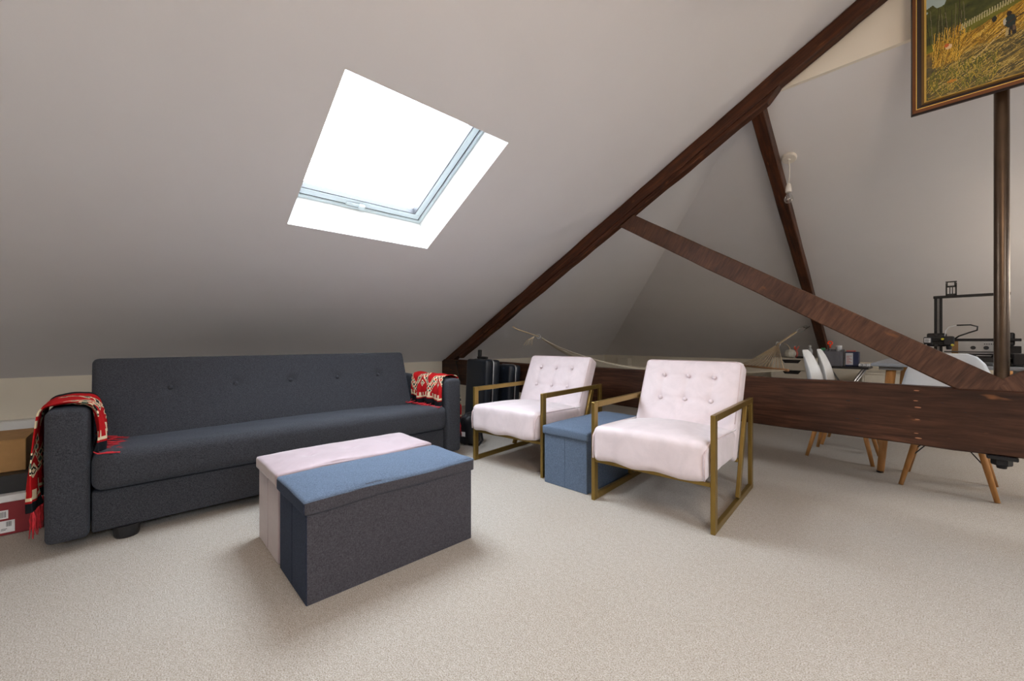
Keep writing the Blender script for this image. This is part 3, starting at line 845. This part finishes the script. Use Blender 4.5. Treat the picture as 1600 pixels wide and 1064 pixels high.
# ------------------------------------------------------------------ drawer unit and what stands on it
def drawers(name, x0, x1, y0, y1, H, n, label, mat, gap=.003):
    root = empty(name, ((x0+x1)/2, (y0+y1)/2, 0), 0, label, 'drawers'); a, b = (x1-x0)/2, (y1-y0)/2
    bm = bm_new(); box(bm, -a, a, -b, b, H-.018, H, .002, 1); box(bm, -a, -a+.018, -b, b, 0, H-.018); box(bm, a-.018, a, -b, b, 0, H-.018); box(bm, -a+.018, a-.018, b-.01, b, 0, H-.018); box(bm, -a+.018, a-.018, -b+.03, b-.01, 0, .02)
    link('carcass', bm, mat, root)
    hh = (H-.018)/n
    for k in range(n):
        z0, z1 = hh*k+gap, hh*(k+1)-gap; bm = bm_new(); yy = -b-.001
        cw = .105; dp = .042
        poly = [(-a+.02, yy, z0), (a-.02, yy, z0), (a-.02, yy, z1), (cw, yy, z1), (cw-.03, yy, z1-dp), (-cw+.03, yy, z1-dp), (-cw, yy, z1), (-a+.02, yy, z1)]
        ext(bm, poly, (0, .016, 0)); d = link('drawer', bm, mat, root)
        bm = bm_new(); box(bm, -a+.025, a-.025, -b+.022, -b+.026, z0, z1-.002); link('grip_shade_sheet', bm, M_BLACK, d)  # black sheet stands in for the shade inside the cut-out grips
    return root
drawers('drawer_unit', -1.58, -1.14, 6.12, 6.62, .705, 5, 'cream drawer unit with cut-out grips under the far slope', M_ALEX)
drawers('storage_unit', -.69, .75, 6.30, 6.90, .55, 2, 'low wide cream storage unit against the far wall', M_ALEX)
def pumpkin():
    root = empty('pumpkin', (-1.40, 6.25, .706), 0, 'small pale ribbed pumpkin on the cream drawer unit', 'pumpkin')
    bm = bm_new(); NS = 40
    for i in range(13):
        th = math.pi*i/12
        for k in range(NS):
            ph = 2*math.pi*k/NS; r = .062*math.sin(th)**.8*(1+.07*math.cos(8*ph)) if 0 < i < 12 else .004
            bm.verts.new((r*math.cos(ph), r*math.sin(ph), .055-.055*math.cos(th)))
    bm.verts.ensure_lookup_table()
    for i in range(12):
        for k in range(NS): bm.faces.new([bm.verts[j] for j in (i*NS+k, i*NS+(k+1) % NS, (i+1)*NS+(k+1) % NS, (i+1)*NS+k)])
    link('body', bm, M_CERAM, root, True)
    bm = bm_new(); tube(bm, [(0, 0, .105), (-.005, 0, .13), (-.03, 0, .17), (-.07, 0, .185)], [.008, .006, .004, .003], 8); link('stem', bm, M_ROPE, root, True)
    root2 = empty('orange_clip', (-1.34, 6.28, .706), 0, 'orange plastic clip tool beside the pale pumpkin', 'tool')
    bm = bm_new(); tube(bm, [(0, 0, .0), (.01, 0, .06), (.0, 0, .10), (.03, 0, .15)], [.012, .014, .012, .008], 8); link('body', bm, M_INKRED, root2, True)
    bm = bm_new(); tube(bm, [(.0, 0, .10), (-.02, 0, .13), (-.01, 0, .15)], [.008, .008, .006], 8); link('jaw', bm, M_ORANGE, root2, True)
pumpkin()
def bottle():
    root = empty('spray_bottle', (-1.20, 6.32, .706), 0, 'clear bottle with a pale cap on the cream drawer unit', 'bottle')
    bm = bm_new(); lathe(bm, [(.026, 0), (.028, .01), (.028, .10), (.012, .125), (.012, .135)], 16); link('body', bm, M_CLEARP, root, True)
    bm = bm_new(); lathe(bm, [(.015, .135), (.015, .16), (.012, .163)], 14); link('cap', bm, M_LABEL, root, True)
bottle()
def dark_box():
    bm = bm_new(); box(bm, -.06, .06, -.07, .07, 0, .02, .003, 1)
    o = link('black_tray', bm, M_BLACK, None, loc=(-1.25, 6.22, .7065)); tag(o, 'flat black tray on the cream drawer unit', 'tray')
dark_box()
# folding table with tools
def folding_table():
    root = empty('folding_side_table', (-.80, 5.95, 0), 0, 'small black folding table with crossed metal legs', 'table')
    bm = bm_new(); box(bm, -.20, .22, -.18, .18, .615, .637, .004, 1); link('tabletop', bm, M_BLACK, root)
    for y in (-.15, .15):
        for a, b in ((-.17, .17), (.17, -.17)):
            bm = bm_new(); tube(bm, [(a, y, .012), (b, y+.01*(1 if a > 0 else -1), .612)], .011, 8); link('leg', bm, M_STEEL, root, True)
    bm = bm_new(); tube(bm, [(-.17, -.15, .012), (-.17, .15, .012)], .011, 8); tube(bm, [(.17, -.15, .012), (.17, .15, .012)], .011, 8); link('foot_bar', bm, M_STEEL, root, True)
folding_table()
ZT = .638
def tool_caddy():
    root = empty('tool_caddy', (-.92, 5.90, ZT), 0, 'grey plastic tool caddy holding an orange handled tool', 'caddy')
    bm = bm_new()
    box(bm, -.11, .11, -.08, -.076, 0, .17, .001, 1); box(bm, -.11, .11, .076, .08, 0, .19, .001, 1)
    for k in range(4): box(bm, -.11+.072*k, -.106+.072*k, -.08, .08, 0, .17+.02*(k % 2), .001, 1)
    box(bm, -.11, .11, -.08, .08, 0, .004)
    for k in range(14): box(bm, -.107+.016*k, -.099+.016*k, -.083, -.08, .01, .16)
    link('body', bm, M_GREYP, root)
    r2 = empty('screwdriver', (-.93, 5.90, ZT+.006), 0, 'orange handled tool standing in the grey caddy', 'tool')
    bm = bm_new(); tube(bm, [(0, 0, 0), (0, 0, .22)], .004, 6); link('shaft', bm, M_STEEL, r2)
    bm = bm_new(); pts = [(.02*math.cos(R(a)), 0, .255+.02*math.sin(R(a))) for a in range(0, 360, 24)]; tube(bm, pts, .008, 8, closed=True); tube(bm, [(0, 0, .20), (0, 0, .24)], .009, 8); link('ring_handle', bm, M_ORANGE, r2, True)
    r3 = empty('parts_jar', (-.850, 5.90, ZT+.006), 0, 'clear plastic tub of parts in the grey caddy', 'tub')
    bm = bm_new(); lathe(bm, [(.022, 0), (.026, .18), (.030, .195), (.030, .215), (.028, .218)], 16); link('body', bm, M_CLEARP, r3, True)
    bm = bm_new(); lathe(bm, [(.031, .218), (.031, .228)], 16); link('lid', bm, M_LABEL, r3)
    r4 = empty('green_brush', (-1.00, 5.88, ZT+.006), 0, 'green handled brush in the grey caddy', 'brush')
    bm = bm_new(); tube(bm, [(0, 0, 0), (0, 0, .17)], .008, 8); link('handle', bm, M_GREEN, r4)
    bm = bm_new(); box(bm, -.012, .03, -.012, .012, .17, .20, .004, 1); link('head', bm, M_GREEN, r4)
tool_caddy()
def tin():
    root = empty('parts_case', (-.735, 5.93, ZT), 0, 'navy tin with a printed label beside the grey caddy', 'tin')
    bm = bm_new(); box(bm, -.06, .06, -.05, .05, 0, .165, .006, 2); link('body', bm, plain('navy_tin', (.012, .018, .06), .4), root)
    bm = bm_new(); box(bm, -.052, .012, -.0515, -.050, .018, .15); lb = link('label', bm, M_CLEARP, root)
    bm = bm_new(); [box(bm, -.045, -.045+.012*(2+(k*5) % 3), -.0521, -.0515, .03+.012*k, .035+.012*k) for k in range(8)]; link('print', bm, M_INKRED, lb)['kind'] = 'stuff'
    bm = bm_new(); box(bm, -.05, .03, -.03, .03, .165, .18, .004, 1); link('lid', bm, M_INKRED, root)
    r = empty('crumpled_bag', (-.625, 5.86, ZT), 0, 'crumpled clear plastic bag at the end of the black folding table', 'bag')
    bm = bm_new(); rbox(bm, .09, .07, .03, .012, 8, 8, 2, lambda p, n: p+n*wob(p.x*60, p.y*60, 1, .006), lambda p: Vector((p.x, p.y, p.z+.02))); link('body', bm, M_CLEARP, r)
tin()

# ------------------------------------------------------------------ hammock slung behind the truss
def hammock():
    A = Vector((-3.42, 3.19, 1.09)); B = Vector((-1.14, 5.98, 1.10))
    root = empty('hammock', (0, 0, 0), 0, 'cream rope hammock with wooden spreader bar slung behind the beam', 'hammock')
    dirv = (B-A).normalized(); side = Vector((-dirv.y, dirv.x, 0)).normalized()
    L = (B-A).length
    def P(s, u=0, z=0):  # s metres from A in plan
        p = A.lerp(B, s/L); return Vector((p.x, p.y, 0))+side*u+Vector((0, 0, z))
    def tb(n, pts, r, m, seg=6): bm = bm_new(); tube(bm, pts, r, seg); return link(n, bm, m, root, True)
    # right end: carabiner, rope, ring, fan of cords, bar
    tb('hook', [B, B+Vector((-.02, -.03, -.02)), B+Vector((-.05, -.06, -.01))], .004, M_BLACKM)
    bm = bm_new(); c = P(L-.10, 0, 1.065)
    pts = [c+dirv*.07*math.cos(R(a))+Vector((0, 0, .028*math.cos(R(a))+.028*math.sin(R(a)))) for a in range(0, 360, 30)]; tube(bm, pts, .006, 6, closed=True); link('carabiner', bm, M_STEEL, root, True)
    r1 = P(L-.17, 0, 1.035); r2 = P(L-.40, 0, .885)
    tb('rope', [r1+side*.012, r2+side*.012], .007, M_ROPE); tb('rope', [r1-side*.012, r2-side*.012], .007, M_ROPE)
    bm = bm_new(); pts = [r2+Vector((0, 0, .028*math.sin(R(a))))+dirv*.028*math.cos(R(a)) for a in range(0, 360, 30)]; tube(bm, pts, .005, 6, closed=True); link('ring', bm, M_STEEL, root, True)
    sb = L-.63; zb = .605
    for k in range(13):
        u = -.40+.80*k/12; tb('cord', [r2, r2.lerp(P(sb, u, zb), .6)+Vector((0, 0, -.015)), P(sb, u, zb)], .0048, M_ROPE, 5)
    bm = bm_new(); tube(bm, [P(sb, -.46, zb), P(sb, .46, zb)], .015, 10); link('spreader_bar', bm, M_BAR, root, True)
    # left end gathered
    l1 = P(.05, 0, 1.06); l2 = P(.30, 0, .975)
    tb('rope', [A, l1+side*.01, l2+side*.01], .006, M_ROPE); tb('rope', [A, l1-side*.01, l2-side*.01], .006, M_ROPE)
    bm = bm_new(); pts = [l2+Vector((0, 0, .024*math.sin(R(a))))+dirv*.024*math.cos(R(a)) for a in range(0, 360, 30)]; tube(bm, pts, .005, 6, closed=True); link('ring', bm, M_STEEL, root, True)
    for k in range(4): tb('loose_end', [l2-dirv*.05, l2-dirv*(.07+.02*k)+Vector((0, 0, -.04)), l2-dirv*(.08+.03*k)+Vector((0, 0, -.10))], .003, M_ROPE, 5)
    # cloth from the gathered end to the bar
    bm = bm_new(); NS, NU = 40, 22; G = []
    s0, s1 = .34, sb
    for i in range(NS+1):
        f = i/NS; s = s0+(s1-s0)*f; wd = .03+.40*min(1, (f*1.5))**.9; zc = .96*(1-f)+zb*f-.42*math.sin(math.pi*min(1, f))**.9*(1-.35*f)
        row = []
        for j in range(NU+1):
            u = j/NU*2-1; lift = .16*math.sin(math.pi*f)*abs(u)**1.8
            row.append(bm.verts.new(P(s, u*wd, zc+lift+.006*math.sin(u*14)*(1-f))))
        G.append(row)
    for i in range(NS):
        for j in range(NU): bm.faces.new((G[i][j], G[i][j+1], G[i+1][j+1], G[i+1][j]))
    o = link('cloth', bm, M_CANVAS, root, True); m = o.modifiers.new('t', 'SOLIDIFY'); m.thickness = .004
    for k in range(9):
        u = -.40+.80*k/8; tb('cord', [P(sb, u, zb), P(sb-.02, u, zb-.01)], .004, M_ROPE, 5)
hammock()

# ------------------------------------------------------------------ bare bulb on its flex
def bulb():
    nh = Vector((0, -S, -1)).normalized(); x, y = -.835, 3.70; c = Vector((x, y, zh(y)-.0))
    root = empty('pendant_bulb', c, 0, 'bare glass bulb hanging on white flex from a round ceiling rose', 'light')
    q = Vector((0, 0, 1)).rotation_difference(nh).to_matrix().to_4x4()
    bm = bm_new(); lathe(bm, [(.050, 0), (.050, .014), (.046, .022), (.012, .026), (.010, .034), (.004, .035)], 28, q); smooth_angle(link('ceiling_rose', bm, M_CORD, root))
    p0 = nh*.034
    bm = bm_new(); tube(bm, [p0, p0+Vector((.006, .004, -.05)), p0+Vector((.006, 0, -.12)), p0+Vector((0, 0, -.18))], .0035, 8); link('flex', bm, M_CORD, root, True)
    b0 = p0+Vector((0, 0, -.18)); T = Matrix.Translation(b0)
    bm = bm_new(); lathe(bm, [(.006, .005), (.012, 0), (.018, -.02), (.019, -.03), (.0185, -.031), (.0185, -.034), (.0205, -.035), (.0205, -.062), (.018, -.064)], 22, T); smooth_angle(link('lamp_holder', bm, M_CORD, root))
    bm = bm_new(); lathe(bm, [(.013, -.06), (.013, -.078), (.016, -.083), (.024, -.095), (.030, -.112), (.029, -.128), (.020, -.142), (.006, -.148)], 24, T); g = link('glass_bulb', bm, M_BULB, root, True)
    bm = bm_new(); tube(bm, [b0+Vector((0, 0, -.07)), b0+Vector((-.006, 0, -.10)), b0+Vector((-.010, 0, -.115)), b0+Vector((.010, 0, -.115)), b0+Vector((.006, 0, -.10)), b0+Vector((.003, 0, -.075))], .0015, 6); link('filament_support', bm, M_STEEL, g)
bulb()

# ------------------------------------------------------------------ framed painting hung on the truss
def painting():
    x0, x1, z0, z1 = -.135, .665, 2.122, 2.87; yb = 3.055
    W, H = x1-x0, z1-z0
    root = empty('framed_painting', (x0, yb, z0), 0, 'framed oil painting of a harvest field with brown and gilt frame', 'painting')
    def fr(name, a, b, d0, d1, mat):
        """frame ring between insets a and b, front depth d1"""
        bm = bm_new()
        def q(i): return [(i, 0, i), (W-i, 0, i), (W-i, 0, H-i), (i, 0, H-i)]
        A, B = q(a), q(b)
        for k in range(4):
            p = [A[k], A[(k+1) % 4], B[(k+1) % 4], B[k]]
            f = [bm.verts.new((v[0], -d0 if n < 2 else -d1, v[2])) for n, v in enumerate(p)]; g = [bm.verts.new((v[0], 0, v[2])) for v in p]
            bm.faces.new(f); bm.faces.new(g[::-1])
            for i in range(4): bm.faces.new((f[i], g[i], g[(i+1) % 4], f[(i+1) % 4]))
        o = link(name, bm, mat, root); return o
    M1 = plain('mahogany_moulding', (.17, .055, .012), .3, .2); M2 = plain('gilt', (.75, .5, .12), .3, .6); M3 = plain('dark_moulding', (.02, .009, .008), .3)
    M4 = plain('bronze_moulding', (.14, .075, .02), .35, .4)
    fr('outer_moulding', 0, .006, .012, .022, M3); fr('outer_moulding', .006, .020, .022, .030, M1); fr('gilt_line', .020, .023, .031, .031, M2)
    fr('inner_moulding', .023, .040, .026, .020, M3); fr('inner_moulding', .040, .050, .022, .018, M4); fr('gilt_slip', .050, .058, .020, .014, M2)
    # canvas with the picture as colours on a fine grid
    NX, NZ = 330, 220
    i0 = .058; w_, h_ = W-2*i0, H-2*i0
    rs = np.random.RandomState(5)
    X, Z = np.meshgrid(np.arange(NX)/NX, np.arange(NZ)/NZ)       # Z up from the bottom
    asp = w_/h_; XX = X*asp
    img = np.zeros((NZ, NX, 3))
    def vn(sx, sz, seed):
        r = np.random.RandomState(seed); g = r.rand(int(sz)+3, int(sx)+3); a = X*sx; b = Z*sz; i = a.astype(int); j = b.astype(int); f = a-i; k = b-j
        f = f*f*(3-2*f); k = k*k*(3-2*k)
        return (g[j, i]*(1-f)+g[j, i+1]*f)*(1-k)+(g[j+1, i]*(1-f)+g[j+1, i+1]*f)*k
    def fb(s, seed, ax=1, az=1): return .5*vn(s*ax, s*az, seed)+.3*vn(2*s*ax, 2*s*az, seed+1)+.2*vn(4*s*ax, 4*s*az, seed+2)
    def put(mask, c): img[mask] = c if np.ndim(c) == 1 else c[mask]
    def lerp(a, b, t): return np.array(a)*(1-t[..., None])+np.array(b)*t[..., None]
    put(Z > -1, lerp((.55, .56, .42), (.30, .42, .45), np.clip(Z*1.2-.3+.3*fb(4, 3), 0, 1)))           # sky
    treel = .66+.16*fb(7, 10)+.45*X
    put(Z < treel, lerp((.018, .022, .008), (.10, .11, .02), fb(26, 20)))
    bank = .44+.30*X+.02*fb(8, 30)
    put(Z < bank, lerp((.07, .08, .008), (.20, .19, .02), fb(14, 40, 1, 2)))
    hay = .36+.33*X+.03*fb(9, 50)
    st = fb(34, 60, .5, 2.0); st2 = vn(90, 30, 61)
    put(Z < hay, lerp((.13, .065, .005), (.58, .33, .03), np.clip(.6*st+.7*st2-.2, 0, 1)))
    low = .27+.10*X-.06*np.exp(-((X-.10)/.06)**2)
    put(Z < low, lerp((.035, .035, .015), (.24, .17, .05), np.clip(1.3*vn(60, 40, 71)*fb(10, 72)+.1, 0, 1)))
    # shadow pool at the left
    m = np.clip(1-((X-.02)/.10)**2-((Z-.30)/.09)**2, 0, 1); img[:] = img*(1-m[..., None]*.7)+np.array((.03, .045, .04))*m[..., None]*.7
    def stroke(x0_, z0_, x1_, z1_, c, wd=1.0, curve=0):
        n = int(max(abs(x1_-x0_)*NX, abs(z1_-z0_)*NZ)*1.5)+2
        for t in np.linspace(0, 1, n):
            x = x0_+(x1_-x0_)*t; z = z0_+(z1_-z0_)*t+curve*math.sin(math.pi*t); i = int(x*NX); j = int(z*NZ)
            k = int(wd)
            a, b, c0, c1 = max(0, j), min(NZ, j+k), max(0, i), min(NX, i+k)
            if a < b and c0 < c1: img[a:b, c0:c1] = np.array(c)*(.85+.3*rs.rand())
    for k in range(520):            # straw across the lower field
        x = rs.rand(); z = rs.rand()*(.28+.12*x); l = .05+.16*rs.rand(); sl = .35+.3*rs.rand()
        c = [(.36, .24, .045), (.17, .12, .03), (.50, .36, .10), (.06, .055, .025)][rs.randint(4)]
        stroke(x, z, x+l, z+l*sl, c, 1, .02*rs.randn())
    for k in range(420):            # standing wheat clump at left
        x = .03+.14*rs.rand(); z = .25+.10*rs.rand(); a = rs.randn()*.35
        stroke(x, z, x+.05*a+.03, z+.08+.14*rs.rand(), [(.50, .27, .02), (.26, .14, .015), (.66, .42, .06), (.12, .09, .01)][rs.randint(4)], 1)
    for k in range(500):
        x = .17+.83*rs.rand(); z = (.28+.10*x)+(.07+.22*x)*rs.rand(); stroke(x, z, x+.03+.03*rs.rand(), z+.03+.03*rs.rand(), [(.52, .29, .02), (.25, .13, .012), (.68, .44, .08), (.14, .08, .01)][rs.randint(4)], 1)
    for k in range(14): stroke(.02+.014*k, .45, .02+.014*k+.01*rs.randn(), .64+.1*rs.rand(), ((.03, .02, .01), (.16, .14, .08))[k % 2], 1)
    for k in range(30):             # fence
        x = .18+.012*k; stroke(x, .49+.28*(x-.2), x+.003, .53+.28*(x-.2), (.42, .38, .2), 2)
    for k in range(260):
        x = rs.rand()*.35; z = rs.rand()*.2; stroke(x, z, x+.02*rs.randn(), z+.05, [(.16, .15, .02), (.08, .09, .01), (.42, .30, .04)][rs.randint(3)], 1)
    def blob(cx, cz, rx, rz, c): mk = ((X-cx)/rx)**2+((Z-cz)/rz)**2 < 1; img[mk] = np.array(c)
    # a worker with a rake, bending over the straw
    fx, fz = .405, .31
    for dx in (-.014, .012): stroke(fx+dx, fz, fx+dx*.6, fz+.07, (.025, .022, .02), 6)
    stroke(fx-.018, fz, fx-.014, fz+.04, (.42, .32, .15), 4); stroke(fx+.014, fz+.03, fx+.014, fz+.05, (.12, .08, .05), 4)
    blob(fx, fz+.105, .026, .046, (.02, .035, .035)); blob(fx-.024, fz+.11, .007, .026, (.45, .42, .36)); blob(fx-.004, fz+.162, .012, .018, (.03, .02, .015))
    stroke(fx-.16, fz-.09, fx-.02, fz+.06, (.68, .52, .25), 1); stroke(fx-.01, fz+.09, fx+.06, fz+.13, (.05, .03, .02), 2)
    blob(fx-.07, fz+.16, .012, .022, (.02, .02, .015)); blob(.115, .385, .018, .02, (.70, .50, .3)); blob(.105, .40, .012, .014, (.55, .12, .03)); blob(.13, .10, .025, .010, (.5, .2, .02))
    bm = bm_new(); cl = bm.loops.layers.float_color.new('print')
    V = [[bm.verts.new((i0+w_*i/NX, -.012, i0+h_*j/NZ)) for i in range(NX+1)] for j in range(NZ+1)]
    for j in range(NZ):
        for i in range(NX):
            f = bm.faces.new((V[j][i], V[j][i+1], V[j+1][i+1], V[j+1][i])); c = (*img[j, i], 1)
            for l in f.loops: l[cl] = c
    link('canvas', bm, M_OIL, root)
    bm = bm_new(); box(bm, .01, W-.01, -.008, .004, .01, H-.01); link('backing_board', bm, M_CARD, root)
painting()
